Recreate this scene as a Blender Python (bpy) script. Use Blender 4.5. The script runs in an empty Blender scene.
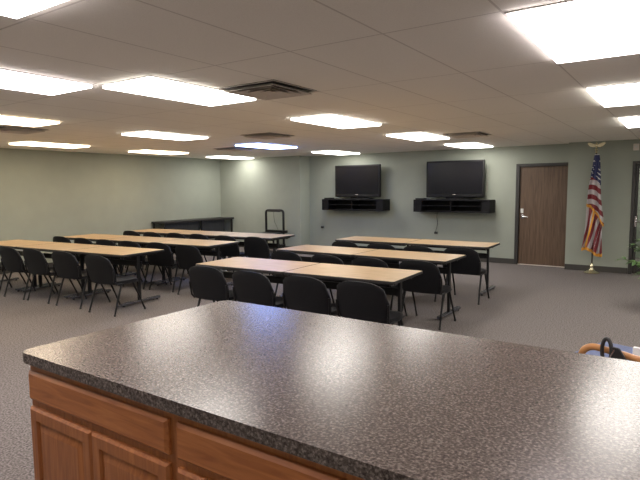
import bpy, bmesh, math, random
from mathutils import Vector, Matrix
random.seed(7)
S = bpy.context.scene
C = S.collection
PI = math.pi
ZC = 2.47            # ceiling height

# ------------------------------------------------------------------ helpers
class MB:
    """collects shapes into one mesh"""
    def __init__(s): s.bm = bmesh.new(); s.uv = None
    def box(s, x0, x1, y0, y1, z0, z1, bev=0, seg=2, mat=None):
        b = bmesh.new()
        bmesh.ops.create_cube(b, size=1)
        bmesh.ops.scale(b, vec=(abs(x1-x0), abs(y1-y0), abs(z1-z0)), verts=b.verts)
        if bev: bmesh.ops.bevel(b, geom=b.edges[:], offset=bev, segments=seg, affect='EDGES', profile=.6)
        bmesh.ops.translate(b, vec=((x0+x1)/2, (y0+y1)/2, (z0+z1)/2), verts=b.verts)
        if mat is not None: b.transform(mat)
        s.add(b); return s
    def add(s, b):
        me = bpy.data.meshes.new('t'); b.to_mesh(me); b.free(); s.bm.from_mesh(me); bpy.data.meshes.remove(me)
    def tube(s, pts, r, n=10, caps=True, closed=False, flat=1.0):
        pts = [Vector(p) for p in pts]; N = len(pts)
        rr = r if isinstance(r, (list, tuple)) else [r]*N
        rings = []; up = None
        for i, p in enumerate(pts):
            if closed: t = pts[(i+1) % N]-pts[i-1]
            elif i == 0: t = pts[1]-p
            elif i == N-1: t = p-pts[-2]
            else: t = (pts[i+1]-p).normalized()+(p-pts[i-1]).normalized()
            t.normalize()
            if up is None:
                up = Vector((0, 0, 1)) if abs(t.z) < .9 else Vector((1, 0, 0))
            a = up-t*up.dot(t); a.normalize(); up = a; c = t.cross(a)
            rings.append([s.bm.verts.new(p+(a*math.cos(k*2*PI/n)+c*math.sin(k*2*PI/n)*flat)*rr[i]) for k in range(n)])
        M = N if closed else N-1
        for i in range(M):
            A = rings[i]; B = rings[(i+1) % N]
            for k in range(n): s.bm.faces.new((A[k], A[(k+1) % n], B[(k+1) % n], B[k]))
        if caps and not closed:
            s.bm.faces.new(rings[0][::-1]); s.bm.faces.new(rings[-1])
        return s
    def lathe(s, prof, n=32, cx=0, cy=0):
        rings = []
        for r, z in prof:
            rings.append([s.bm.verts.new((cx+r*math.cos(k*2*PI/n), cy+r*math.sin(k*2*PI/n), z)) for k in range(n)])
        for A, B in zip(rings, rings[1:]):
            for k in range(n): s.bm.faces.new((A[k], A[(k+1) % n], B[(k+1) % n], B[k]))
        s.bm.faces.new(rings[0][::-1]); s.bm.faces.new(rings[-1]); return s
    def prism(s, outline, z0, z1, bev=0):
        b = bmesh.new()
        lo = [b.verts.new((x, y, z0)) for x, y in outline]; hi = [b.verts.new((x, y, z1)) for x, y in outline]
        n = len(outline)
        b.faces.new(lo[::-1]); b.faces.new(hi)
        for k in range(n): b.faces.new((lo[k], lo[(k+1) % n], hi[(k+1) % n], hi[k]))
        if bev:
            es = [e for e in b.edges if abs(e.verts[0].co.z-e.verts[1].co.z) < 1e-6]
            bmesh.ops.bevel(b, geom=es, offset=bev, segments=2, affect='EDGES', profile=.6)
        s.add(b); return s
    def quad(s, *p): s.bm.faces.new([s.bm.verts.new(q) for q in p]); return s
    def build(s, name, mat, parent=None, smooth=True, loc=None, rz=0):
        me = bpy.data.meshes.new(name)
        bmesh.ops.recalc_face_normals(s.bm, faces=s.bm.faces[:])
        s.bm.to_mesh(me); s.bm.free()
        me.materials.append(mat)
        if smooth:
            me.polygons.foreach_set('use_smooth', [True]*len(me.polygons))
            try: me.set_sharp_from_angle(angle=math.radians(50))
            except Exception: pass
            for pl in me.polygons:          # large flat faces keep their true normal beside rounded edges
                if max(abs(c) for c in pl.normal) > .99995: pl.use_smooth = False
        o = bpy.data.objects.new(name, me); C.objects.link(o)
        if parent: o.parent = parent
        if loc: o.location = loc
        o.rotation_euler.z = rz
        return o

def rrect(x0, x1, y0, y1, r, n=6):
    out = []
    for cx, cy, a0 in ((x1-r, y1-r, 0), (x0+r, y1-r, 90), (x0+r, y0+r, 180), (x1-r, y0+r, 270)):
        for k in range(n+1):
            a = math.radians(a0+90*k/n); out.append((cx+r*math.cos(a), cy+r*math.sin(a)))
    return out
def thing(name, label, cat, loc=(0, 0, 0), rz=0, group=None):
    o = bpy.data.objects.new(name, None); C.objects.link(o); o.empty_display_size = .1
    o.location = loc; o.rotation_euler.z = rz; o['label'] = label; o['category'] = cat
    if group: o['group'] = group
    return o
def tag(o, label, cat, group=None):
    o['label'] = label; o['category'] = cat
    if group: o['group'] = group
    return o
def struct(o, label=None):
    o['kind'] = 'structure'
    if label: o['label'] = label
    return o
def dup(root, loc, rz, label):
    r = root.copy(); C.objects.link(r); r.location = loc; r.rotation_euler.z = rz; r['label'] = label
    for ch in list(root.children):
        c = ch.copy(); C.objects.link(c); c.parent = r
        for g in ch.children:
            d = g.copy(); C.objects.link(d); d.parent = c
    return r

# ------------------------------------------------------------------ materials
def mat(name, col, rough=.6, metal=0, spec=.5, emit=None, es=0):
    m = bpy.data.materials.new(name); m.use_nodes = True
    b = m.node_tree.nodes['Principled BSDF']
    b.inputs['Base Color'].default_value = (*col, 1); b.inputs['Roughness'].default_value = rough
    b.inputs['Metallic'].default_value = metal; b.inputs['Specular IOR Level'].default_value = spec
    if emit: b.inputs['Emission Color'].default_value = (*emit, 1); b.inputs['Emission Strength'].default_value = es
    return m
def N(m, t, **kw):
    n = m.node_tree.nodes.new(t)
    for k, v in kw.items():
        if hasattr(n, k): setattr(n, k, v)
        else: n.inputs[k].default_value = v
    return n
def L(m, a, b): m.node_tree.links.new(a, b)
def mottled(name, cols, scale=(1, 1, 1), nscale=10, detail=4, rough=.6, spec=.5, bump=0, stops=None, distort=0, bscale=None, coord='Object'):
    """principled material whose base colour runs through a ramp over stretched noise"""
    m = mat(name, cols[0], rough, 0, spec); b = m.node_tree.nodes['Principled BSDF']
    tc = N(m, 'ShaderNodeTexCoord'); mp = N(m, 'ShaderNodeMapping'); mp.inputs['Scale'].default_value = scale
    L(m, tc.outputs[coord], mp.inputs['Vector'])
    nz = N(m, 'ShaderNodeTexNoise'); nz.inputs['Scale'].default_value = nscale; nz.inputs['Detail'].default_value = detail
    nz.inputs['Distortion'].default_value = distort
    L(m, mp.outputs['Vector'], nz.inputs['Vector'])
    rp = N(m, 'ShaderNodeValToRGB'); st = stops or [.3+.4*i/(len(cols)-1) for i in range(len(cols))]
    e = rp.color_ramp.elements
    while len(e) < len(cols): e.new(.5)
    for i, c in enumerate(cols): e[i].position = st[i]; e[i].color = (*c, 1)
    L(m, nz.outputs['Fac'], rp.inputs['Fac']); L(m, rp.outputs['Color'], b.inputs['Base Color'])
    if bump:
        bp = N(m, 'ShaderNodeBump'); bp.inputs['Strength'].default_value = bump; bp.inputs['Distance'].default_value = .01
        L(m, nz.outputs['Fac'], bp.inputs['Height']); L(m, bp.outputs['Normal'], b.inputs['Normal'])
    return m

M = {}
M['wall'] = mottled('sage_wall_paint', [(.298, .322, .272), (.318, .342, .289)], nscale=3, rough=.75, spec=.3)
M['carpet'] = mottled('grey_brown_carpet', [(.092, .081, .076), (.165, .147, .139), (.25, .227, .216)], nscale=70, detail=5, rough=.95, spec=.1, bump=.22, stops=[.36, .5, .64])
M['ceiling_tile'] = None
M['base'] = mat('dark_bronze_trim', (.045, .042, .036), .5)
M['bronze'] = mat('dark_bronze_door_frame', (.028, .026, .024), .45)
M['door'] = mottled('walnut_door_veneer', [(.070, .040, .022), (.112, .068, .040), (.138, .087, .052)], scale=(14, 14, .8), nscale=3, detail=6, rough=.45, distort=.6)
M['oak'] = mottled('honey_oak', [(.29, .092, .028), (.39, .135, .040), (.47, .178, .056)], scale=(1.2, 14, 14), nscale=3.2, detail=6, rough=.36, distort=.8, bump=.04)
M['oakv'] = mottled('honey_oak_upright_grain', [(.26, .083, .026), (.35, .122, .037), (.43, .162, .052)], scale=(14, 14, 1.2), nscale=3.2, detail=6, rough=.36, distort=.8, bump=.04)
M['gap'] = mat('cabinet_interior_shade', (.10, .04, .018), .7)
M['maple'] = mottled('maple_laminate', [(.36, .235, .115), (.44, .30, .157), (.50, .35, .195)], scale=(1.5, 16, 16), nscale=2.2, detail=5, rough=.38, distort=.4, spec=.45)
M['edge'] = mat('black_vinyl_edge', (.02, .018, .018), .5)
M['blackmetal'] = mat('black_painted_steel', (.007, .007, .008), .42, 0, .35)
M['footmetal'] = mat('glint_grey_steel_foot', (.15, .15, .17), .27, .6)  # base colour raised to metallic grey for the glint along the foot
M['vinyl'] = mottled('black_vinyl_upholstery', [(.0035, .004, .006), (.0055, .006, .008)], nscale=60, rough=.55, spec=.28, bump=.02)
M['shelfblack'] = mottled('black_shelf_laminate', [(.006, .006, .007), (.010, .010, .011)], scale=(1, 10, 10), nscale=6, rough=.6, spec=.18)
M['bezel'] = mat('television_black_plastic', (.007, .007, .008), .35, 0, .3)
M['screen'] = mat('television_dark_screen', (.005, .005, .008), .2, 0, .3)
M['chrome'] = mat('satin_chrome', (.62, .62, .64), .25, 1)
M['white'] = mat('white_plastic', (.62, .62, .60), .5)
M['brass'] = mat('pale_polished_brass', (.85, .78, .55), .25, 1)
M['poleblack'] = mat('dark_flag_pole', (.03, .022, .016), .35)
M['fringe'] = mottled('gold_fringe_thread', [(.62, .27, .03), (.80, .42, .07)], scale=(1, 1, .2), nscale=90, rough=.7, bump=.3)
M['bluefab'] = mottled('slate_blue_upholstery', [(.10, .125, .22), (.14, .17, .28)], nscale=120, rough=.9, bump=.2)
M['bent'] = mottled('bent_beech_varnish', [(.38, .17, .06), (.50, .25, .09)], scale=(1, 1, 6), nscale=8, rough=.32)
M['leather'] = mottled('black_leather', [(.012, .012, .013), (.022, .022, .024)], nscale=50, rough=.4, bump=.1)
M['paper'] = mat('white_paper', (.8, .8, .8), .7)
M['leaf'] = mottled('glossy_green_leaf', [(.035, .085, .02), (.07, .15, .035), (.13, .23, .07)], nscale=9, rough=.4)
M['stem'] = mat('green_cane_stem', (.10, .12, .04), .6)
M['pot'] = mat('dark_charcoal_pot', (.03, .028, .03), .4)
M['soil'] = mottled('potting_soil', [(.02, .012, .008), (.05, .03, .02)], nscale=60, rough=1, bump=.5)
M['ventdark'] = mat('vent_cavity_shade', (.07, .065, .06), .7)  # dark tone painted in for the shade behind the louvres
M['ventgrey'] = mat('vent_beige_metal', (.66, .60, .54), .6)
M['troffer'] = mat('white_light_frame', (.62, .60, .57), .5)
M['skirt'] = mottled('black_table_skirt', [(.010, .012, .014), (.02, .022, .026)], scale=(1, 1, .1), nscale=30, rough=.8)

# countertop laminate: dark brown grey ground with tan and pale flecks
def counter_mat():
    m = mat('speckled_counter_laminate', (.1, .08, .07), .24, 0, .32); b = m.node_tree.nodes['Principled BSDF']
    tc = N(m, 'ShaderNodeTexCoord')
    n1 = N(m, 'ShaderNodeTexNoise'); n1.inputs['Scale'].default_value = 105; n1.inputs['Detail'].default_value = 3
    n2 = N(m, 'ShaderNodeTexVoronoi'); n2.inputs['Scale'].default_value = 150
    L(m, tc.outputs['Object'], n1.inputs['Vector']); L(m, tc.outputs['Object'], n2.inputs['Vector'])
    rp = N(m, 'ShaderNodeValToRGB'); e = rp.color_ramp.elements
    e[0].position = .34; e[0].color = (.040, .031, .028, 1); e[1].position = .70; e[1].color = (.26, .215, .19, 1)
    q = e.new(.47); q.color = (.080, .063, .056, 1); q = e.new(.58); q.color = (.120, .095, .085, 1)
    L(m, n1.outputs['Fac'], rp.inputs['Fac'])
    sp = N(m, 'ShaderNodeSeparateColor'); L(m, n2.outputs['Color'], sp.inputs['Color'])
    g = N(m, 'ShaderNodeMath', operation='GREATER_THAN'); g.inputs[1].default_value = .86; L(m, sp.outputs['Red'], g.inputs[0])
    g2 = N(m, 'ShaderNodeMath', operation='MULTIPLY'); g2.inputs[1].default_value = .55; L(m, g.outputs[0], g2.inputs[0])
    mx = N(m, 'ShaderNodeMix', data_type='RGBA'); L(m, g2.outputs[0], mx.inputs['Factor'])
    L(m, rp.outputs['Color'], mx.inputs['A']); mx.inputs['B'].default_value = (.21, .18, .16, 1)
    L(m, mx.outputs['Result'], b.inputs['Base Color'])
    return m
M['counter'] = counter_mat()

# ceiling: matt tiles, thin seams between tiles 0.635 m by 1.24 m
def ceiling_mat():
    m = mat('ceiling_tiles', (.5, .46, .42), .9, 0, .1); b = m.node_tree.nodes['Principled BSDF']
    tc = N(m, 'ShaderNodeTexCoord'); sx = N(m, 'ShaderNodeSeparateXYZ'); L(m, tc.outputs['Object'], sx.inputs[0])
    fs = []
    for ax, per, off in (('X', .635, -.775), ('Y', 1.24, 2.68)):
        a = N(m, 'ShaderNodeMath', operation='SUBTRACT'); a.inputs[1].default_value = off; L(m, sx.outputs[ax], a.inputs[0])
        p = N(m, 'ShaderNodeMath', operation='PINGPONG'); p.inputs[1].default_value = per/2; L(m, a.outputs[0], p.inputs[0])
        l = N(m, 'ShaderNodeMath', operation='LESS_THAN'); l.inputs[1].default_value = .006; L(m, p.outputs[0], l.inputs[0]); fs.append(l)
    mxm = N(m, 'ShaderNodeMath', operation='MAXIMUM'); L(m, fs[0].outputs[0], mxm.inputs[0]); L(m, fs[1].outputs[0], mxm.inputs[1])
    nz = N(m, 'ShaderNodeTexNoise'); nz.inputs['Scale'].default_value = 140; nz.inputs['Detail'].default_value = 3; L(m, tc.outputs['Object'], nz.inputs['Vector'])
    rp = N(m, 'ShaderNodeValToRGB'); e = rp.color_ramp.elements
    e[0].position = .3; e[0].color = (.88, .845, .775, 1); e[1].position = .6; e[1].color = (.94, .905, .835, 1)
    L(m, nz.outputs['Fac'], rp.inputs['Fac'])
    f = N(m, 'ShaderNodeMath', operation='MULTIPLY'); f.inputs[1].default_value = .45; L(m, mxm.outputs[0], f.inputs[0])
    mx = N(m, 'ShaderNodeMix', data_type='RGBA'); L(m, f.outputs[0], mx.inputs['Factor']); L(m, rp.outputs['Color'], mx.inputs['A'])
    mx.inputs['B'].default_value = (.40, .35, .31, 1); L(m, mx.outputs['Result'], b.inputs['Base Color'])
    return m
M['ceiling_tile'] = ceiling_mat()

def light_mat(name, col, s):
    m = bpy.data.materials.new(name); m.use_nodes = True; nt = m.node_tree; nt.nodes.clear()
    e = nt.nodes.new('ShaderNodeEmission'); e.inputs['Color'].default_value = (*col, 1); e.inputs['Strength'].default_value = s
    o = nt.nodes.new('ShaderNodeOutputMaterial'); nt.links.new(e.outputs[0], o.inputs[0]); return m
ES = 6.0
M['lamp'] = light_mat('warm_white_diffuser', (1, .95, .885), ES)
M['lampcool'] = light_mat('cool_blue_white_diffuser', (.27, .42, 1.0), ES*1.5)
M['lampwarm'] = light_mat('warm_yellow_diffuser', (1, .80, .56), ES)
M['lamppink'] = light_mat('pinkish_white_diffuser', (1, .90, .91), ES)

# ------------------------------------------------------------------ room shell
XL, XR, YB = -11.12, 4.6, -3.4
YT, YF, YL = 11.64, 11.40, 11.20        # recessed screen wall, flag wall, left part of the far wall
XA, XB = -8.28, -1.945                   # ends of the recess
struct(MB().box(XL-.15, XR+.15, YB-.15, YT+2.6, -.12, 0).build('floor', M['carpet'], smooth=False), 'grey brown speckled carpet floor')
struct(MB().box(XL-.15, XR+.15, YB-.15, YT+2.6, ZC, ZC+.12).build('ceiling', M['ceiling_tile'], smooth=False), 'beige grey tiled ceiling')
struct(MB().box(XL-.15, XL, YB, YL+.4, 0, ZC).build('wall_left', M['wall'], smooth=False), 'long sage green left wall')
struct(MB().box(XR, XR+.15, YB, YF+.15, 0, ZC).build('wall_right', M['wall'], smooth=False))
struct(MB().box(XL-.15, XR+.15, YB-.15, YB, 0, ZC).build('wall_back', M['wall'], smooth=False))
DX0, DX1, DZ = -2.905, -1.975, 2.04       # brown door leaf
w = MB()
w.box(XL, XA, YL, YT+.15, 0, ZC)                      # left part, stands forward
w.box(XA, DX0-.06, YT, YT+.15, 0, ZC); w.box(DX0-.06, XB, YT, YT+.15, DZ+.06, ZC)
GX0, GX1, GZ = -.80, .12, 2.02           # glazed door
w.box(XB, GX0-.055, YF, YT+.15, 0, ZC); w.box(GX0-.055, GX1+.055, YF, YT+.15, GZ+.055, ZC); w.box(GX1+.055, XR+.15, YF, YT+.15, 0, ZC)
struct(w.build('wall_far', M['wall'], smooth=False), 'far sage green wall with a shallow recess behind the televisions')
w = MB(); w.box(-1.6, 1.2, YT+2.4, YT+2.5, 0, ZC); w.box(-1.6, -1.5, YT+.15, YT+2.4, 0, ZC); w.box(1.1, 1.2, YT+.15, YT+2.4, 0, ZC)
struct(w.build('wall_corridor', M['wall'], smooth=False), 'corridor wall seen through the glazed door')
w = MB(); w.box(XA-.02, DX0+.0, YT+.15, YT+.25, 0, ZC); w.box(DX0-.1, DX1+.1, YT+.2, YT+.3, 0, ZC)
w.bm.free()
bb = lambda nm, *a: struct(MB().box(*a, bev=.004, seg=1).build(nm, M['base']))
bb('baseboard_left', XL, XL+.014, YB, YL, 0, .11)
bb('baseboard_far_left', XL+.014, XA+.014, YL-.014, YL, 0, .11)
bb('baseboard_recess_side', XA, XA+.014, YL, YT-.014, 0, .11)
bb('baseboard_screen', XA, DX0-.075, YT-.014, YT, 0, .11)
bb('baseboard_flag', XB, GX0-.06, YF-.014, YF, 0, .11)
bb('baseboard_far_right', GX1+.06, XR-.014, YF-.014, YF, 0, .11)
bb('baseboard_right', XR-.014, XR, YB, YF, 0, .11)

# brown door
d = thing('door_1', 'brown wood veneer door in a dark bronze frame', 'door', (0, 0, 0)); d['kind'] = 'structure'
f = MB(); f.box(DX0-.072, DX0, YT-.03, YT+.15, 0, DZ+.062, .004, 1); f.box(DX1, XB-.001, YT-.03, YT+.15, 0, DZ+.062, .004, 1); f.box(DX0, DX1, YT-.03, YT+.15, DZ, DZ+.062, .004, 1)
f.build('door_frame', M['bronze'], d)
MB().box(DX0+.003, DX1-.003, YT+.015, YT+.06, .012, DZ-.003, .003, 1).build('door_leaf', M['door'], d)
MB().box(DX0, DX1, YT-.02, YT+.10, 0, .012, .003, 1).build('threshold', M['ventgrey'], d)['label'] = 'pale threshold strip'
h = MB(); h.box(DX0+.03, DX0+.085, YT+.002, YT+.016, 1.085, 1.175, .004, 1)
h.build('door_lock', M['white'], d)['label'] = 'small white lock plate above the handle'
h = MB(); h.box(DX0+.045, DX0+.095, YT+.002, YT+.016, .97, 1.05, .01, 2); h.tube([(DX0+.07, YT+.01, 1.01), (DX0+.07, YT-.05, 1.01), (DX0+.08, YT-.055, 1.01), (DX0+.19, YT-.055, 1.005)], .0115, 8)
h.build('door_handle', M['chrome'], d)['label'] = 'satin chrome lever handle'

# glazed door at the right edge
d = thing('door_2', 'glazed door in a dark bronze frame at the right edge', 'door'); d['kind'] = 'structure'
f = MB()
for a in ((GX0-.055, GX0, 0, GZ+.055), (GX1, GX1+.055, 0, GZ+.055), (GX0, GX1, GZ, GZ+.055)): f.box(a[0], a[1], YF-.03, YF+.12, a[2], a[3], .004, 1)
f.build('door_frame', M['bronze'], d)
f = MB()
for a in ((GX0+.003, GX0+.05, .01, GZ-.003), (GX1-.05, GX1-.003, .01, GZ-.003), (GX0+.05, GX1-.05, GZ-.06, GZ-.003), (GX0+.05, GX1-.05, .01, .22)): f.box(a[0], a[1], YF+.02, YF+.06, a[2], a[3], .003, 1)
f.build('door_leaf', M['bronze'], d)
gm = mat('clear_glass', (.9, .95, .93), .02); gb = gm.node_tree.nodes['Principled BSDF']; gb.inputs['Transmission Weight'].default_value = 1; gb.inputs['IOR'].default_value = 1.1
MB().box(GX0+.05, GX1-.05, YF+.037, YF+.043, .22, GZ-.06).build('glass_pane', gm, d, smooth=False)
h = MB(); h.box(GX0+.008, GX0+.045, YF+.006, YF+.02, .88, 1.08, .004, 1); h.tube([(GX0+.027, YF+.012, .98), (GX0+.027, YF-.045, .98), (GX0+.16, YF-.05, .975)], .011, 8)
h.build('door_handle', M['chrome'], d)

# ------------------------------------------------------------------ ceiling lights
def make_light(m, label, loc, rz=0):
    t = thing('ceiling_light', label, 'ceiling light', loc, rz, 'ceiling light panels')
    f = MB(); a, b = .29, .585
    for q in ((-a-.016, -a, -b-.016, b+.016), (a, a+.016, -b-.016, b+.016), (-a, a, -b-.016, -b), (-a, a, b, b+.016)): f.box(*q, -.007, 0, .002, 1)
    f.build('light_frame', M['troffer'], t)
    MB().box(-a, a, -b, b, -.028, -.001).build('diffuser', m, t, smooth=False)
    return t
LT = [
 (-.46, 3.30, 'lamppink', 'largest, nearest ceiling light panel, cut by the top right corner of the view'),
 (-.46, 5.72, 'lamp', 'ceiling light panel at the right edge, second behind the largest one'),
 (-.45, 8.18, 'lamp', 'smallest ceiling light panel at the right edge, above the flag side'),
 (-3.59, 3.22, 'lamp', 'large bright ceiling light panel left of the nearest big vent'),
 (-4.21, 1.98, 'lamppink', 'ceiling light panel cut by the left edge, its tip touching the large central left panel'),
 (-6.60, 3.09, 'lampwarm', 'ceiling light panel cut by the left edge, just in front of the far left vent'),
 (-9.57, 5.38, 'lampwarm', 'thin ceiling light panel nearest the left wall, beyond the far left vent'),
 (-6.67, 5.59, 'lamp', 'middle sized ceiling light panel above the left-hand tables, third row of lights'),
 (-9.71, 7.92, 'lampwarm', 'thin ceiling light panel beside the left wall, middle one along it'),
 (-9.98, 10.45, 'lamp', 'thin ceiling light panel over the far left corner of the room'),
 (-6.81, 8.16, 'lampcool', 'bluish ceiling light panel between the two middle vents'),
 (-3.64, 5.74, 'lamp', 'bright ceiling light panel in the middle of the ceiling right of the big vent'),
 (-6.84, 10.71, 'lamp', 'small ceiling light panel just above the left television'),
 (-3.66, 8.23, 'lamp', 'ceiling light panel left of the vent near the right television'),
 (-3.65, 10.65, 'lamp', 'ceiling light panel just above the right television'),
 (-2.35, .77, 'lamppink', 'ceiling light panel cut by the top left corner of the view'),
]
for x, y, k, lab in LT: make_light(M[k], lab, (x, y, ZC))
for x, y in ((-6.6, .6), (-9.6, 2.9), (-9.6, .4), (2.7, 3.3), (2.7, 5.72), (2.7, 8.18), (2.7, 10.6), (-.46, 10.6), (.8, .8), (.8, -1.7), (-6.6, -1.8), (-9.6, -2.0)):
    if (x, y) == (-.46, 10.6): continue
    o = make_light(M['lamp'], 'ceiling light panel outside the view, lighting the rest of the room', (x, y, ZC))
make_light(M['lamp'], 'unseen ceiling light panel added to light the corridor behind the glazed door', (-.2, YT+1.3, ZC))  # lamp added out of sight so the corridor looks lit through the glass

# ceiling vents
def make_vent(label, loc):
    t = thing('ceiling_vent', label, 'ceiling vent', loc, 0, 'square ceiling vents')
    def ring(a, b, z0, z1, mb):
        # sloping square louvre between half-widths a (outer, z0) and b (inner, z1)
        for k in range(4):
            c, s = round(math.cos(k*PI/2)), round(math.sin(k*PI/2))
            P = [(-a, -a, z0), (a, -a, z0), (b, -b, z1), (-b, -b, z1)]
            q = [(c*x-s*y, s*x+c*y, z) for x, y, z in P]
            n = [(x, y, z+.004) for x, y, z in q]
            vs = [mb.bm.verts.new(p) for p in q+n]
            for fc in ((0, 1, 2, 3), (7, 6, 5, 4), (0, 4, 5, 1), (2, 6, 7, 3)): mb.bm.faces.new([vs[i] for i in fc])
    MB().box(-.29, .29, -.29, .29, -.003, -.001).build('backing', M['ventdark'], t, smooth=False)  # dark sheet standing in for the shaded vent cavity
    f = MB(); ring(.305, .285, -.012, -.008, f); f.build('vent_frame', M['ventgrey'], t, smooth=False)
    for k, a in enumerate((.262, .195, .128)):
        f = MB(); ring(a, a-.050, -.034, -.008, f)
        f.build('louvre', M['ventgrey'], t, smooth=False)
    MB().box(-.055, .055, -.055, .055, -.032, -.026, .003, 1).build('centre_plate', M['ventgrey'], t)
    return t
vent = None
for x, y, lab in ((-2.95, 3.57, 'largest square ceiling vent, right of the large bright light panel'),
                  (-5.47, 6.57, 'square ceiling vent in front of the bluish light panel'),
                  (-7.80, 8.28, 'small square ceiling vent left of the bluish light panel'),
                  (-2.93, 8.44, 'square ceiling vent toward the brown door, right of a light panel'),
                  (-7.57, 3.78, 'square ceiling vent at the left edge of the ceiling')):
    if vent is None: vent = make_vent(lab, (x, y, ZC))
    else: dup(vent, (x, y, ZC), 0, lab)

# ------------------------------------------------------------------ tables
def make_table(Lg, W, label, group):
    t = thing('training_table', label, 'table', (0, 0, 0), 0, group)
    h = Lg/2-.003
    MB().prism(rrect(-h+.004, h-.004, .004, W-.004, .022, 4), .714, .7405, .001).build('tabletop', M['maple'], t)
    # black edge band round the laminate
    o1 = rrect(-h, h, 0, W, .026, 4); o2 = rrect(-h+.004, h-.004, .004, W-.004, .022, 4)
    b = MB(); n = len(o1)
    v = [[b.bm.verts.new((x, y, z)) for x, y in o] for o, z in ((o1, .713), (o1, .738), (o2, .7408), (o2, .713))]
    for A, B in zip(v, v[1:]+v[:1]):
        for k in range(n): b.bm.faces.new((A[k], A[(k+1) % n], B[(k+1) % n], B[k]))
    b.build('edge_band', M['edge'], t)
    r = MB(); r.box(-h+.06, h-.06, .17, .20, .672, .713, .003, 1); r.box(-h+.06, h-.06, W-.20, W-.17, .672, .713, .003, 1)
    r.build('under_rail', M['blackmetal'], t)
    r = MB(); r.box(-h+.09, h-.09, .40, .42, .52, .60, .003, 1); r.build('stretcher', M['blackmetal'], t)
    for s in (-1, 1):
        x = s*(h-.075)
        c = MB(); c.box(x-.015, x+.015, .30, .352, .05, .685, .005, 2); c.box(x-.020, x+.020, .10, W-.10, .685, .714, .004, 1)
        leg = c.build('leg', M['blackmetal'], t)
        g = MB(); g.box(x-.028, x+.028, .0, .70, .020, .052, .008, 2)
        g.build('foot', M['footmetal'], leg)['label'] = 'steel foot with a grey glint put into its colour'
        for yy in (.04, .66):
            g = MB(); g.lathe([(.016, 0), (.018, .004), (.018, .014), (.010, .022)], 12, x, yy); g.build('glide', M['blackmetal'], leg)
    return t
# rows: right end near corner x,y; rotation; table length; count; name
rows = [
 ('R1', -2.275, 4.575, 3.0, 1.30, .79, 2, 'right-hand tables', 'near right-hand row'),
 ('R2', -2.38, 6.17, 0.0, 1.32, .76, 2, 'right-hand tables', 'middle right-hand row'),
 ('R3', -2.42, 7.94, 1.6, 1.33, .75, 2, 'right-hand tables', 'far right-hand row, nearest the televisions'),
 ('L1', -6.38, 4.52, 4.6, 1.25, .78, 3, 'left-hand tables', 'near left-hand row'),
 ('L2', -6.22, 5.96, 4.2, 1.27, .80, 3, 'left-hand tables', 'middle left-hand row'),
 ('L3', -6.19, 7.48, 4.0, 1.30, .82, 3, 'left-hand tables', 'far left-hand row'),
]
protos = {}
pos_name = {2: ['right-hand', 'left-hand'], 3: ['rightmost', 'middle', 'leftmost']}
for k, x, y, a, Lg, W, n, grp, nm in rows:
    ra = math.radians(a)
    for i in range(n):
        cx = x-math.cos(ra)*(Lg*(i+.5)); cy = y-math.sin(ra)*(Lg*(i+.5))
        lab = 'maple topped black edged table, %s one of the %s' % (pos_name[n][i], nm)
        if i == 0:
            p = make_table(Lg, W, lab, 'training tables in rows'); p.location = (cx, cy, 0); p.rotation_euler.z = ra
        else: dup(p, (cx, cy, 0), ra, lab)

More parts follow.
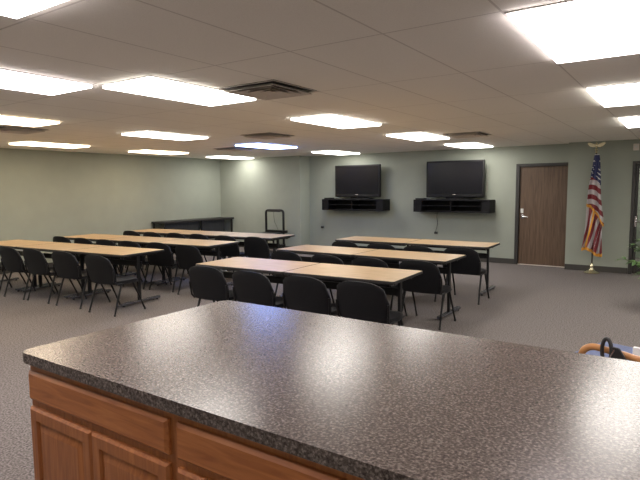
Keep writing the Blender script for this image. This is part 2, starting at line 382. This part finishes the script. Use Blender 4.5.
# ------------------------------------------------------------------ chairs
def make_chair():
    t = thing('stacking_chair', '', 'chair', (0, 0, 0), 0, 'black chairs at the table rows')
    W = .265
    # seat cushion
    b = bmesh.new(); nx, ny = 12, 12; top = []; bot = []
    def sup(u, v):   # square to rounded square
        return u*math.sqrt(1-.28*v*v), v*math.sqrt(1-.28*u*u)
    for layer in (0, 1):
        g = []
        for i in range(nx+1):
            r = []
            for j in range(ny+1):
                u, v = -1+2*i/nx, -1+2*j/ny; a, c = sup(u, v)
                e = max(abs(u), abs(v)); drop = .018*max(0, (e-.6)/.4)**2
                z = (.465-drop-.008*math.cos(v*1.2)*(1-u*u)+.010*(v > .75)*0) if layer else .402+drop*.4
                if v > .5 and layer: z -= .02*((v-.5)/.5)**2
                r.append(b.verts.new((a*.262, c*.235+.015, z)))
            g.append(r)
        (top if layer else bot).extend(g)
    for g, fl in ((top, 0), (bot, 1)):
        for i in range(nx):
            for j in range(ny):
                q = (g[i][j], g[i+1][j], g[i+1][j+1], g[i][j+1]); b.faces.new(q[::-1] if fl else q)
    rim = [(i, 0) for i in range(nx)]+[(nx, j) for j in range(ny)]+[(i, ny) for i in range(nx, 0, -1)]+[(0, j) for j in range(ny, 0, -1)]
    for k in range(len(rim)):
        (i, j), (p, q) = rim[k], rim[(k+1) % len(rim)]
        b.faces.new((top[i][j], bot[i][j], bot[p][q], top[p][q]))
    m = MB(); m.add(b); m.build('seat', M['vinyl'], t)
    # curved rounded backrest
    b = bmesh.new(); nx, nz = 16, 16; F = []; B = []
    for g, off in ((F, .020), (B, -.020)):
        for i in range(nx+1):
            r = []
            for j in range(nz+1):
                u, v = -1+2*i/nx, j/nz
                # half width shrinks near the rounded top corners; slightly narrower at the bottom
                hw = .272*(1-.07*(1-v)**2)
                x = u*hw
                ztop = .80-.20*(1-(1-min(1, abs(u))**2.9)**(1/2.9))
                z = .43+(ztop-.43)*v
                y = -.205-.095*((z-.43)/.37)**1.15+.035*u*u
                e = max(abs(u), v if v > .5 else 1-v*.6-.4 if v < .1 else 0)
                o = off*(1-.65*max(0, (e-.82)/.18)**2)
                r.append(b.verts.new((x, y+o, z)))
            g.append(r)
    for g, fl in ((F, 1), (B, 0)):
        for i in range(nx):
            for j in range(nz):
                q = (g[i][j], g[i+1][j], g[i+1][j+1], g[i][j+1]); b.faces.new(q[::-1] if fl else q)
    rim = [(i, 0) for i in range(nx)]+[(nx, j) for j in range(nz)]+[(i, nz) for i in range(nx, 0, -1)]+[(0, j) for j in range(nz, 0, -1)]
    for k in range(len(rim)):
        (i, j), (p, q) = rim[k], rim[(k+1) % len(rim)]
        b.faces.new((F[i][j], B[i][j], B[p][q], F[p][q]))
    m = MB(); m.add(b); m.build('backrest', M['vinyl'], t)
    # frame: side uprights hugging the backrest and rails under the seat
    m = MB()
    for s in (-1, 1):
        m.tube([(s*.235, .20, .405), (s*.250, 0, .405), (s*.255, -.17, .41), (s*.258, -.205, .45), (s*.268, -.215, .55), (s*.266, -.222, .60)], .0105, 8)
    m.tube([(-.235, .17, .403), (.235, .17, .403)], .010, 8); m.tube([(-.245, -.12, .403), (.245, -.12, .403)], .010, 8)
    m.build('seat_frame', M['blackmetal'], t)
    for s in (-1, 1):
        for y0, y1 in ((.10, .28), (-.08, -.215)):
            l = MB(); l.tube([(s*.243, y0, .405), (s*.248, y0+(y1-y0)*.55, .20), (s*.255, y1, .012)], [.014, .013, .0115], 8)
            lo = l.build('leg', M['blackmetal'], t)
            g = MB(); g.lathe([(.014, 0), (.015, .004), (.015, .020), (.011, .026)], 10, s*.255, y1); g.build('glide', M['edge'], lo)
    return t
ch0 = make_chair(); used = False
CH = {
 'near right-hand row': (3, [(-4.37, 4.37, 4), (-3.69, 4.36, 1), (-3.04, 4.39, 3), (-2.425, 4.42, 2)]),
 'middle right-hand row': (1, [(-4.45, 5.92, 2), (-3.75, 5.89, -2), (-3.15, 5.90, 1), (-2.54, 5.98, 0)]),
 'far right-hand row': (1, [(-4.47, 7.48, 0), (-3.81, 7.44, 2), (-3.18, 7.42, -1), (-2.60, 7.54, 1)]),
 'near left-hand row': (5, [(-6.34, 4.34, 4), (-7.14, 4.34, 6), (-7.86, 4.30, 4), (-8.46, 4.25, 4), (-9.125, 4.20, 4)]),
 'middle left-hand row': (4, [(-6.26, 5.80, 3), (-7.00, 5.84, 6), (-7.61, 5.77, 3), (-8.22, 5.73, 4), (-8.84, 5.70, 4), (-9.50, 5.68, 5)]),
 'far left-hand row': (4, [(-6.27, 7.37, 3), (-6.93, 7.30, 4), (-7.62, 7.30, 2), (-8.22, 7.26, 4), (-8.82, 7.17, 4), (-9.46, 7.16, 4)]),
}
ordn = {'right': ['first', 'second', 'third', 'fourth', 'fifth', 'sixth'], 'left': ['leftmost', 'second from the left', 'third from the left', 'rightmost']}
for nm, (a, lst) in CH.items():
    for i, (x, y, rz) in enumerate(lst):
        if 'right-hand' in nm: lab = 'black chair, %s at the %s' % (ordn['left'][i], nm)
        else: lab = 'black chair, %s from the right at the %s' % (ordn['right'][i], nm)
        if not used: ch0.location = (x, y, 0); ch0.rotation_euler.z = math.radians(rz); ch0['label'] = lab; used = True
        else: dup(ch0, (x, y, 0), math.radians(rz), lab)

# ------------------------------------------------------------------ island counter
CX0, CX1, CY0, CY1 = -2.475, 1.7, 1.185, 2.515
out = rrect(CX0, CX1, CY0, CY1, .05, 8)
ct = MB().prism(out, .868, .915, .006).build('countertop', M['counter'])
tag(ct, 'large speckled brown grey laminate countertop in the foreground', 'countertop')
FY = CY0+.035
def raised(mb, x0, x1, z0, z1, y, inset=.055):
    """framed door front: flat frame, routed groove, raised centre panel (faces -Y)"""
    T = .022
    def rect(a, yy): return [(x0+a, yy, z0+a), (x1-a, yy, z0+a), (x1-a, yy, z1-a), (x0+a, yy, z1-a)]
    lv = [(0, y), (0, y-T+.010), (.010, y-T), (inset, y-T), (inset+.005, y-T+.012), (inset+.012, y-T+.012), (inset+.040, y-T+.002), (inset+.042, y-T+.001)]
    R = [[mb.bm.verts.new(p) for p in rect(a, yy)] for a, yy in lv]
    mb.bm.faces.new(R[0][::-1]); mb.bm.faces.new(R[-1])
    for A, B in zip(R, R[1:]):
        for k in range(4): mb.bm.faces.new((A[k], A[(k+1) % 4], B[(k+1) % 4], B[k]))
def slab(mb, x0, x1, z0, z1, y):
    T = .022
    R = [[mb.bm.verts.new(p) for p in [(x0+a, yy, z0+a), (x1-a, yy, z0+a), (x1-a, yy, z1-a), (x0+a, yy, z1-a)]] for a, yy in ((0, y), (0, y-T+.011), (.013, y-T))]
    mb.bm.faces.new(R[0][::-1]); mb.bm.faces.new(R[-1])
    for A, B in zip(R, R[1:]):
        for k in range(4): mb.bm.faces.new((A[k], A[(k+1) % 4], B[(k+1) % 4], B[k]))
def cabinet(x0, x1, label, leftend=False):
    t = thing('base_cabinet', label, 'cabinet', (x0, FY, 0), 0, 'oak base cabinets')
    W = x1-x0; D = .61
    b = MB(); b.box(0, W, .02, D, .10, .867); b.box(0, W, .075, D, 0, .10)
    b.build('carcass', M['oakv'], t, smooth=False)
    # face frame
    f = MB(); st = .038
    f.box(0, st, 0, .02, .10, .867); f.box(W-st, W, 0, .02, .10, .867); f.box(st, W-st, 0, .02, .815, .867); f.box(st, W-st, 0, .02, .645, .705); f.box(st, W-st, 0, .02, .10, .13)
    f.build('face_frame', M['oakv'], t, smooth=False)
    i = .012 if leftend else .022
    s = MB(); slab(s, i, W-.022, .693, .828, -.0005); s.build('drawer_front', M['oak'], t)
    mid = (i+W-.022)/2
    for a, c in ((i, mid-.0015), (mid+.0015, W-.022)):
        s = MB(); raised(s, a, c, .125, .660, -.0005); s.build('door', M['oakv'], t)
    return t
cabinet(CX0+.03, -1.465, 'honey oak base cabinet at the left end of the counter, wide drawer over two doors', True)
cabinet(-1.4645, -.44, 'honey oak base cabinet second from the left end, below the counter edge')
cabinet(-.4395, .60, 'honey oak base cabinet outside the view, third under the counter')
cabinet(.6005, CX1-.03, 'honey oak base cabinet outside the view, at the right end of the counter')
bk = MB().box(CX0+.03, CX1-.03, FY+.615, CY1-.30, 0, .867, .003, 1).build('island_back_panel', M['oakv'])
tag(bk, 'oak panelled rear half of the island under the counter', 'panel')

# ------------------------------------------------------------------ televisions, shelves, cables
def make_shelf(label, loc):
    t = thing('wall_shelf', label, 'shelf', loc, 0, 'black wall shelves under the televisions')
    W, D, H = 1.73, .38, .275
    m = MB(); m.box(-W/2, W/2, -D, 0, H-.025, H, .003, 1); m.build('top_board', M['shelfblack'], t)
    m = MB(); m.box(-W/2, W/2, -D, 0, 0, .025, .003, 1); m.build('bottom_board', M['shelfblack'], t)
    m = MB(); m.box(-W/2+.02, W/2-.02, -.015, 0, .025, H-.025); m.build('back_board', M['shelfblack'], t)
    for s in (-1, 1):
        m = MB(); m.box(s*(W/2-.02)-.02, s*(W/2-.02)+.02, -D+.001, -.015, .025, H-.025, .002, 1); m.build('end_panel', M['shelfblack'], t)
        m = MB(); m.box(s*(W/2-.18)-.008, s*(W/2-.18)+.008, -D+.012, -.015, .025, H-.025); m.build('divider', M['shelfblack'], t)
        m = MB(); m.box(min(s*(W/2-.04), s*(W/2-.172)), max(s*(W/2-.04), s*(W/2-.172)), -D+.012, -D+.03, .027, H-.027, .003, 1); m.build('side_door', M['shelfblack'], t)
    m = MB(); m.box(-.008, .008, -D+.012, -.015, .025, H-.025); m.build('divider', M['shelfblack'], t)
    for a, b in ((-W/2+.188, -.008), (.008, W/2-.188)):
        m = MB(); m.box(a, b, -D+.03, -.015, .128, .142); m.build('inner_shelf', M['shelfblack'], t)
    return t
def make_tv(label, loc, W=1.28, H=.745):
    t = thing('television', label, 'television', loc, 0, 'wall side televisions')
    z0 = .05
    m = MB(); m.box(-W/2, W/2, -.045, .035, z0, z0+H, .012, 2); m.box(-W*.3, W*.3, .03, .075, z0+.15, z0+H*.7, .02, 2); m.build('housing', M['bezel'], t)
    m = MB(); m.box(-W/2+.035, W/2-.035, -.049, -.044, z0+.075, z0+H-.035, .001, 1); m.build('screen', M['screen'], t)
    m = MB(); m.box(-W/2+.04, W/2-.04, -.051, -.044, z0+.012, z0+.05, .003, 1); m.build('speaker_bar', M['bezel'], t)
    m = MB(); m.box(-.035, .035, -.0515, -.047, z0+.056, z0+.066, .002, 1); m.build('badge', M['ventgrey'], t)['label'] = 'small grey badge'
    m = MB(); m.prism(rrect(-.40, .40, -.15, .13, .08, 6), 0, .018, .004); m.box(-.20, .20, -.02, .03, .018, z0+.05, .008, 2); m.build('stand', M['bezel'], t)
    return t
s1 = make_shelf('black wall shelf below the left television', (-6.77, YT-.001, 1.085))
s2 = dup(s1, (-4.265, YT-.001, 1.085), 0, 'black wall shelf below the right television, beside the brown door')
t1 = make_tv('black flat screen television standing on the left shelf', (-6.70, YT-.19, 1.361), 1.26, .78)
t2 = make_tv('wider black flat screen television standing on the right shelf', (-4.235, YT-.19, 1.361), 1.30, .80)
for x, lab in ((-7.52, 'small black box on the left end of the left shelf'), (-5.02, 'small black box on the left end of the right shelf')):
    m = MB(); m.box(x-.10, x+.10, YT-.30, YT-.12, 1.3605, 1.392, .004, 1)
    tag(m.build('media_box', M['bezel']), lab, 'box', 'media boxes on the shelves')
def outlet(x, z, y, label):
    t = thing('wall_outlet', label, 'outlet', (x, y, z))
    MB().box(-.038, .038, -.008, 0, -.058, .058, .003, 1).build('cover_plate', M['wall'], t)
    m = MB(); m.box(-.030, .045, -.050, -.008, -.030, .022, .008, 2); m.build('plug', M['edge'], t)
outlet(-7.87, .62, YT, 'wall outlet with a black plug left of the left television')
outlet(-4.73, .60, YT, 'wall outlet with a black plug below the right shelf')
m = MB(); m.tube([(-4.70, YT-.03, 1.08), (-4.71, YT-.02, .95), (-4.69, YT-.018, .82), (-4.71, YT-.03, .70), (-4.725, YT-.062, .62), (-4.74, YT-.052, .595)], .006, 6)
tag(m.build('power_cable', M['edge']), 'thin black cable hanging from the right shelf to the outlet', 'cable')
m = MB(); m.tube([(-7.30, YT-.012, 1.08), (-7.31, YT-.012, .9), (-7.33, YT-.012, .70)], .004, 6)
tag(m.build('thin_cable', M['wall']), 'thin pale cable hanging down the wall below the left shelf', 'cable')
# small alarm on the flag wall near the ceiling
t = thing('wall_alarm', 'small pale alarm box high on the wall above the glazed door', 'alarm', (-.815, YF, 2.33))
MB().box(-.045, .045, -.045, 0, -.06, .06, .006, 2).build('alarm_body', M['ventgrey'], t)
m = MB(); m.lathe([(.022, 0), (.022, .012), (.012, .020)], 16); o = m.build('lens', M['white'], t); o.rotation_euler.x = PI/2; o.location = (0, -.044, .012)

# ------------------------------------------------------------------ tables along the left wall
def make_side(label, loc, Lg, sk=0):
    t = thing('side_table', label, 'table', loc, 0, 'dark tables along the left wall')
    MB().box(0, .50, 0, Lg, .79, .835, .006, 2).build('tabletop', M['edge'], t)
    m = MB(); m.box(.44, .455, .04, Lg-.04-sk, .30, .789); m.build('front_panel', M['skirt'], t, smooth=False)
    for x in (.03, .44):
        for y in (.05, Lg-.05):
            MB().box(x-.018, x+.018, y-.018, y+.018, 0, .789, .003, 1).build('leg', M['blackmetal'], t)
    return t
make_side('long dark table against the left wall, nearer one', (XL+.03, 8.72, 0), 1.22)
make_side('long dark table against the left wall, farther one by the corner', (XL+.03, 9.945, 0), 1.235, .30)

# ------------------------------------------------------------------ black cart frame by the far wall
t = thing('cart', 'black tubular cart frame standing by the far wall left of the televisions', 'cart', (-8.87, 10.88, 0))
m = MB(); r = .031
arc = []
for k in range(7):
    a = PI-PI/2*k/6; arc.append((-.29+.07+.07*math.cos(a), 0, 1.0+.07*math.sin(a)))
pts = [(-.29, 0, .05)]+arc+[(-x, y, z) for x, y, z in arc[::-1]]+[(.29, 0, .05)]
m.tube(pts, r, 10); m.build('upright_frame', M['blackmetal'], t)
MB().box(-.20, .20, -.04, .04, 1.03, 1.105, .02, 3).build('handle_grip', M['edge'], t)
MB().box(-.275, .275, -.03, .03, .50, .56, .006, 2).build('crossbar', M['blackmetal'], t)
m = MB(); m.box(-.31, .31, -.42, .05, .14, .20, .01, 2); m.build('lower_shelf', M['blackmetal'], t)
for x in (-.26, .26): MB().box(x-.02, x+.02, -.40, -.36, .20, .50, .004, 1).build('front_post', M['blackmetal'], t)
MB().box(-.28, .28, -.40, -.02, .47, .499, .004, 1).build('tray', M['blackmetal'], t)
MB().box(.29, .40, -.035, .035, .49, .56, .01, 2).build('side_bracket', M['blackmetal'], t)
for x in (-.27, .27):
    for y in (-.37, .0):
        m = MB(); m.box(x-.012, x+.012, y-.045, y+.045, .02, .14, .01, 2); m.tube([(x-.018, y, .045), (x+.018, y, .045)], .045, 16); m.build('caster', M['edge'], t)
m = MB(); m.tube([(-.03, 0, 1.04), (-.035, .01, .9), (-.01, .012, .76), (.05, .012, .66), (.10, .01, .575), (.10, 0, .555)], .0045, 6); m.build('cord', M['edge'], t)

# ------------------------------------------------------------------ flag on its stand
fl = thing('flag_stand', 'furled American flag with gold fringe on a pole in a brass stand', 'flag', (-1.435, 11.17, 0))
MB().lathe([(.135, 0), (.137, .012), (.115, .028), (.065, .045), (.038, .075), (.032, .12), (.036, .135), (.024, .15), (.019, .17), (.019, .19)], 40).build('stand_base', M['brass'], fl)
MB().lathe([(.013, .02), (.013, 2.26), (.011, 2.265)], 16).build('pole', M['poleblack'], fl)
m = MB(); m.lathe([(.014, 2.235), (.022, 2.245), (.016, 2.26), (.012, 2.275), (.030, 2.29), (.032, 2.305), (.014, 2.325), (.012, 2.34)], 20)
# spread eagle: body, head, wings with thickness
m.lathe([(.006, 2.335), (.026, 2.35), (.030, 2.375), (.022, 2.40), (.014, 2.412)], 16)
m.tube([(0, 0, 2.408), (0, -.006, 2.425), (0, -.022, 2.43)], [.013, .013, .004], 10)
for s in (-1, 1):
    P = [(s*.012, 2.355), (s*.06, 2.345), (s*.11, 2.365), (s*.15, 2.41), (s*.14, 2.435), (s*.10, 2.43), (s*.055, 2.41), (s*.014, 2.40)]
    lo = [m.bm.verts.new((x, -.006, z)) for x, z in P]; hi = [m.bm.verts.new((x, .008, z)) for x, z in P]
    m.bm.faces.new(lo); m.bm.faces.new(hi[::-1])
    for k in range(len(P)): m.bm.faces.new((lo[k], lo[(k+1) % len(P)], hi[(k+1) % len(P)], hi[k]))
m.build('eagle_finial', M['brass'], fl)['label'] = 'pale brass eagle finial'

# flag cloth: material works on the cloth's own coordinates (u along the fly, v down the hoist)
def flag_mat():
    m = mat('flag_nylon', (.5, .5, .5), .6); b = m.node_tree.nodes['Principled BSDF']; b.inputs['Sheen Weight'].default_value = .1
    uv = N(m, 'ShaderNodeUVMap', uv_map='cloth'); sx = N(m, 'ShaderNodeSeparateXYZ'); L(m, uv.outputs[0], sx.inputs[0])
    def M_(op, a, b_=None, c=None):
        n = N(m, 'ShaderNodeMath', operation=op)
        for i, q in enumerate((a, b_, c)):
            if q is None: continue
            if isinstance(q, (int, float)): n.inputs[i].default_value = q
            else: L(m, q, n.inputs[i])
        return n.outputs[0]
    u, v = sx.outputs['X'], sx.outputs['Y']
    st = M_('LESS_THAN', M_('MODULO', M_('MULTIPLY', v, 13.0), 2.0), 1.0)       # red stripe first
    mx = N(m, 'ShaderNodeMix', data_type='RGBA'); L(m, st, mx.inputs['Factor']); mx.inputs['A'].default_value = (.50, .47, .47, 1); mx.inputs['B'].default_value = (.19, .014, .022, 1)
    can = M_('MULTIPLY', M_('LESS_THAN', u, .4), M_('LESS_THAN', v, 7/13))
    # stars: grid of small dots
    fu = M_('SUBTRACT', M_('FRACT', M_('MULTIPLY', u, 15.0)), .5); fv = M_('SUBTRACT', M_('FRACT', M_('MULTIPLY', v, 9*13/7)), .5)
    ds = M_('ADD', M_('MULTIPLY', fu, fu), M_('MULTIPLY', fv, fv)); star = M_('LESS_THAN', ds, .055)
    mc = N(m, 'ShaderNodeMix', data_type='RGBA'); L(m, star, mc.inputs['Factor']); mc.inputs['A'].default_value = (.018, .025, .10, 1); mc.inputs['B'].default_value = (.6, .6, .62, 1)
    mf = N(m, 'ShaderNodeMix', data_type='RGBA'); L(m, can, mf.inputs['Factor']); L(m, mx.outputs['Result'], mf.inputs['A']); L(m, mc.outputs['Result'], mf.inputs['B'])
    L(m, mf.outputs['Result'], b.inputs['Base Color']); return m
FM = flag_mat()
def cloth(name, zt, zb, uvf, shape, ns=56, nt=70, parent=None, th=.004):
    """draped pleated sheet; shape(s,t)->(x,y,z), uvf(s,t)->(u,v)"""
    bm = bmesh.new(); ul = bm.loops.layers.uv.new('cloth'); G = []
    for i in range(ns+1): G.append([bm.verts.new(shape(i/ns, j/nt)) for j in range(nt+1)])
    for i in range(ns):
        for j in range(nt):
            f = bm.faces.new((G[i][j], G[i+1][j], G[i+1][j+1], G[i][j+1])); f.smooth = True
            for lp, (a, c) in zip(f.loops, ((i, j), (i+1, j), (i+1, j+1), (i, j+1))): lp[ul].uv = uvf(a/ns, c/nt)
    me = bpy.data.meshes.new(name); bm.to_mesh(me); bm.free(); me.materials.append(FM)
    o = bpy.data.objects.new(name, me); C.objects.link(o); o.parent = parent
    so = o.modifiers.new('th', 'SOLIDIFY'); so.thickness = th
    return o
def smooth01(x): x = max(0, min(1, x)); return x*x*(3-2*x)
# rear drop: reaches lowest
def shp_back(s, t):
    zlow = .44+.05*math.sin(s*5.0+.5)-.03*s
    z = 2.215+(zlow-2.215)*t
    w = .028+.148*t**.7+.012*math.sin(t*7)
    x = .012-.01*t+w*(2*s-1)
    y = -.005-.045*t*math.cos(s*2*PI*3.0)*(.35+.65*t)-.022*math.sin(s*PI)
    return (x+.012*math.sin(9*t+2*s), y-.02, z)
def uv_back(s, t):
    d = (1-t)
    v = .03+.50*min(t, .30)/.30+.55*smooth01((t-.25)/.6)*(s-.35)+.50*max(0, t-.30)
    u = .15+.85*t if t > .26 else .1+.3*t/.26*.9
    return (u if t > .25 else min(u, .39), max(0.001, v % .999))
fb = cloth('flag_cloth', 0, 0, uv_back, shp_back, parent=fl)
# front fold: shorter, ends in a slanting hem
def hem(s): return 1.30-.34*s+.05*math.sin(s*4)
def shp_front(s, t):
    z = 2.17+(hem(s)-2.17)*t
    w = .022+.125*t**.85
    x = .025+w*(2*s-1)
    return (x+.01*math.sin(8*t), -.075-.040*t*math.cos(s*2*PI*2.2+.6)-.02*t, z)
def uv_front(s, t):
    u = .36*t/.42 if t < .42 else .42+.5*(t-.42)
    return (u, max(.001, .02+.93*t*.9+.18*t*(s-.5)))
ff = cloth('flag_fold', 0, 0, uv_front, shp_front, ns=40, nt=60, parent=fl)
# gold fringe along the hems
def fringe(shape, ts, parent, ln=.050):
    b = MB(); n = len(ts)
    rows_ = []
    for k, (s, t) in enumerate(ts):
        x, y, z = shape(s, t); rows_.append([b.bm.verts.new(p) for p in ((x, y-.008, z+.012), (x+.004*math.sin(k*2.3), y-.010, z-ln), (x+.004*math.sin(k*2.3), y+.010, z-ln), (x, y+.006, z+.012))])
    for A, B in zip(rows_, rows_[1:]):
        for k in range(4): b.bm.faces.new((A[k], A[(k+1) % 4], B[(k+1) % 4], B[k]))
    b.bm.faces.new(rows_[0]); b.bm.faces.new(rows_[-1][::-1])
    return b.build('fringe', M['fringe'], parent)
fringe(shp_back, [(k/48, 1) for k in range(49)], fb)['label'] = 'gold fringe'
fringe(shp_front, [(k/40, 1) for k in range(41)], ff, .045)['label'] = 'gold fringe'
# hanging side edge of fringe down the front of the lower cloth
b = MB(); pr = None
for k in range(30):
    t_ = .60+.38*k/29; s_ = .16+.34*(1-k/29)**1.2
    x, y, z = shp_back(s_, t_); y -= .03
    q = [b.bm.verts.new(p) for p in ((x-.014, y, z+.01), (x+.014, y-.006, z+.01), (x+.016, y-.006, z-.012), (x-.012, y, z-.012))]
    if pr:
        for j in range(4): b.bm.faces.new((pr[j], pr[(j+1) % 4], q[(j+1) % 4], q[j]))
    else: b.bm.faces.new(q)
    pr = q
b.bm.faces.new(pr[::-1]); b.build('fringe', M['fringe'], fb)

# ------------------------------------------------------------------ armchair behind the counter, bag, booklet
AX, AY, AT = -.185, 4.17, math.radians(-19)
def aw(x, y): return (AX+x*math.cos(AT)-y*math.sin(AT), AY+x*math.sin(AT)+y*math.cos(AT))
ac = thing('armchair', 'low wooden armed chair with slate blue upholstery behind the right end of the counter', 'armchair', (AX, AY, 0), AT)
# local: chair faces -X, arms run along X
MB().box(-.40, .30, -.295, .24, .33, .465, .04, 4).build('seat', M['bluefab'], ac)
MB().box(.28, .37, -.29, .29, .44, .86, .035, 4).build('backrest', M['bluefab'], ac)
for s in (-1,):
    y = s*.33
    arc = [(-.25, y, .0), (-.265, y, .25), (-.27, y, .47)]
    for k in range(1, 8):
        a = PI-PI/2*k/7; arc.append((-.27+.10+.10*math.cos(a), y, .485+.085*math.sin(a)))
    arc += [(0, y, .560), (.16, y, .545), (.30, y, .53), (.36, y, .525)]
    m = MB(); m.tube(arc, .023, 12, flat=.85); m.build('arm', M['bent'], ac)['label'] = 'bent wooden arm running into the front leg'
    m = MB(); m.tube([(.36, y, 0), (.345, y, .30), (.345, y, .52), (.36, s*.315, .70)], .020, 10); m.build('leg', M['bent'], ac)
for x in (-.26, .345):
    m = MB(); m.tube([(x, .275, 0), (x, .275, .32)], .020, 10); m.build('leg', M['bent'], ac)
m = MB(); m.tube([(-.26, -.33, .28), (-.26, .275, .28)], .016, 8); m.tube([(.345, -.33, .28), (.345, .275, .28)], .016, 8); m.build('cross_rail', M['bent'], ac)
# shoulder bag hanging on the near arm
bx, by = aw(-.025, -.33)
bg = thing('shoulder_bag', 'black leather bag hanging by its looped strap over the wooden chair arm', 'bag', (bx, by, .578), AT)
m = MB(); P = []
for k in range(20):
    a = 2*PI*k/20; P.append((-.060+.030*math.cos(a)-.006*math.sin(a), -.042+.010*math.sin(a), -.005+.078*math.sin(a)))
m.tube(P, .013, 8, closed=True); m.build('strap', M['leather'], bg)
m = MB(); b_ = bmesh.new()
lo = [(-.055, -.058, -.20), (.10, -.058, -.20), (.085, -.058, -.06), (.020, -.056, .030), (-.022, -.056, .034), (-.045, -.058, -.07)]
A = [b_.verts.new(p) for p in lo]; B = [b_.verts.new((x, y+.020, z)) for x, y, z in lo]
b_.faces.new(A); b_.faces.new(B[::-1])
for k in range(6): b_.faces.new((A[k], A[(k+1) % 6], B[(k+1) % 6], B[k]))
bmesh.ops.bevel(b_, geom=b_.edges[:], offset=.004, segments=2, affect='EDGES'); m.add(b_)
m.build('bag_body', M['leather'], bg)
m = MB(); m.tube([(-.038, -.061, -.06), (-.022, -.061, -.02), (-.004, -.060, .018)], .0055, 6); m.build('metal_trim', M['chrome'], bg)['label'] = 'silvery trim line'
# white booklet on the seat
bx, by = aw(.095, -.20)
bk = MB().box(-.09, .09, -.012, .012, 0, .125, .002, 1).build('booklet', M['paper'], loc=(bx, by, .4655), rz=AT)
tag(bk, 'white booklet standing on the blue seat at the right edge', 'book')

# ------------------------------------------------------------------ potted plant
pp = thing('potted_plant', 'leafy green potted plant at the right edge in front of the glazed door', 'plant', (-.17, 8.36, 0))
MB().lathe([(.15, 0), (.17, .02), (.215, .34), (.23, .36), (.23, .39), (.205, .39), (.20, .35)], 32).build('pot', M['pot'], pp)
MB().lathe([(.195, .33), (.195, .352)], 24).build('soil', M['soil'], pp)
sm = MB(); lm = MB(); rnd = random.Random(11)
def leaf(mb, base, dr, ln, wd):
    dr = Vector(dr).normalized(); side = dr.cross(Vector((0, 0, 1)))
    if side.length < .01: side = Vector((1, 0, 0))
    side.normalize(); up = side.cross(dr); prev = None; base = Vector(base); n = 5
    for k in range(n+1):
        q = k/n; w_ = wd*math.sin(PI*min(1, q*.92+.06))**.8+.001
        c = base+dr*ln*q-Vector((0, 0, 1))*ln*.35*q*q
        r = [mb.bm.verts.new(c+side*w_+up*w_*.25), mb.bm.verts.new(c), mb.bm.verts.new(c-side*w_+up*w_*.25),
             mb.bm.verts.new(c-Vector((0, 0, .0015)))]
        if prev:
            for i in range(4): mb.bm.faces.new((prev[i], prev[(i+1) % 4], r[(i+1) % 4], r[i]))
        prev = r
for k in range(38):
    a = 2*PI*k/38+rnd.uniform(-.2, .2); sp = rnd.uniform(.10, .50); H = rnd.uniform(.55, 1.02)-.30*sp
    p0 = Vector((.06*math.cos(a), .06*math.sin(a), .34)); p1 = Vector((sp*math.cos(a), sp*math.sin(a), H))
    mid = (p0+p1)/2+Vector((-.25*sp*math.cos(a), -.25*sp*math.sin(a), .10))
    pts = [(1-q)**2*p0+2*q*(1-q)*mid+q*q*p1 for q in [i/6 for i in range(7)]]
    sm.tube(pts, [.006]*4+[.004]*3, 5)
    for i in range(2, 7):
        for s in range(4):
            an = a+rnd.uniform(-1.6, 1.6)
            leaf(lm, pts[i], (math.cos(an), math.sin(an), rnd.uniform(-.1, .6)), rnd.uniform(.08, .15), rnd.uniform(.016, .028))
sm.build('stems', M['stem'], pp); lm.build('foliage', M['leaf'], pp)

# ------------------------------------------------------------------ camera, world
cam = bpy.data.cameras.new('camera'); co = bpy.data.objects.new('camera', cam); C.objects.link(co)
r_ = Vector((0.82579199, 0.56391109, -0.00847751)); u_ = Vector((-0.04745347, 0.08445362, 0.99529682)); b_ = Vector((0.56197487, -0.82150585, 0.09650066))
co.matrix_world = Matrix(((r_.x, u_.x, b_.x, 0), (r_.y, u_.y, b_.y, 0), (r_.z, u_.z, b_.z, 1.64), (0, 0, 0, 1)))
cam.sensor_fit = 'HORIZONTAL'; cam.sensor_width = 36; cam.lens = 536.76/640*36; cam.clip_start = .05
S.camera = co
wd = bpy.data.worlds.new('world'); S.world = wd; wd.use_nodes = True
wd.node_tree.nodes['Background'].inputs['Color'].default_value = (.02, .02, .02, 1)
S.view_settings.view_transform = 'Standard'; S.view_settings.look = 'None'; S.view_settings.gamma = 1
S.view_settings.use_curve_mapping = False
S.view_settings.exposure = 1.36
S.cycles.max_bounces = 8; S.cycles.diffuse_bounces = 6
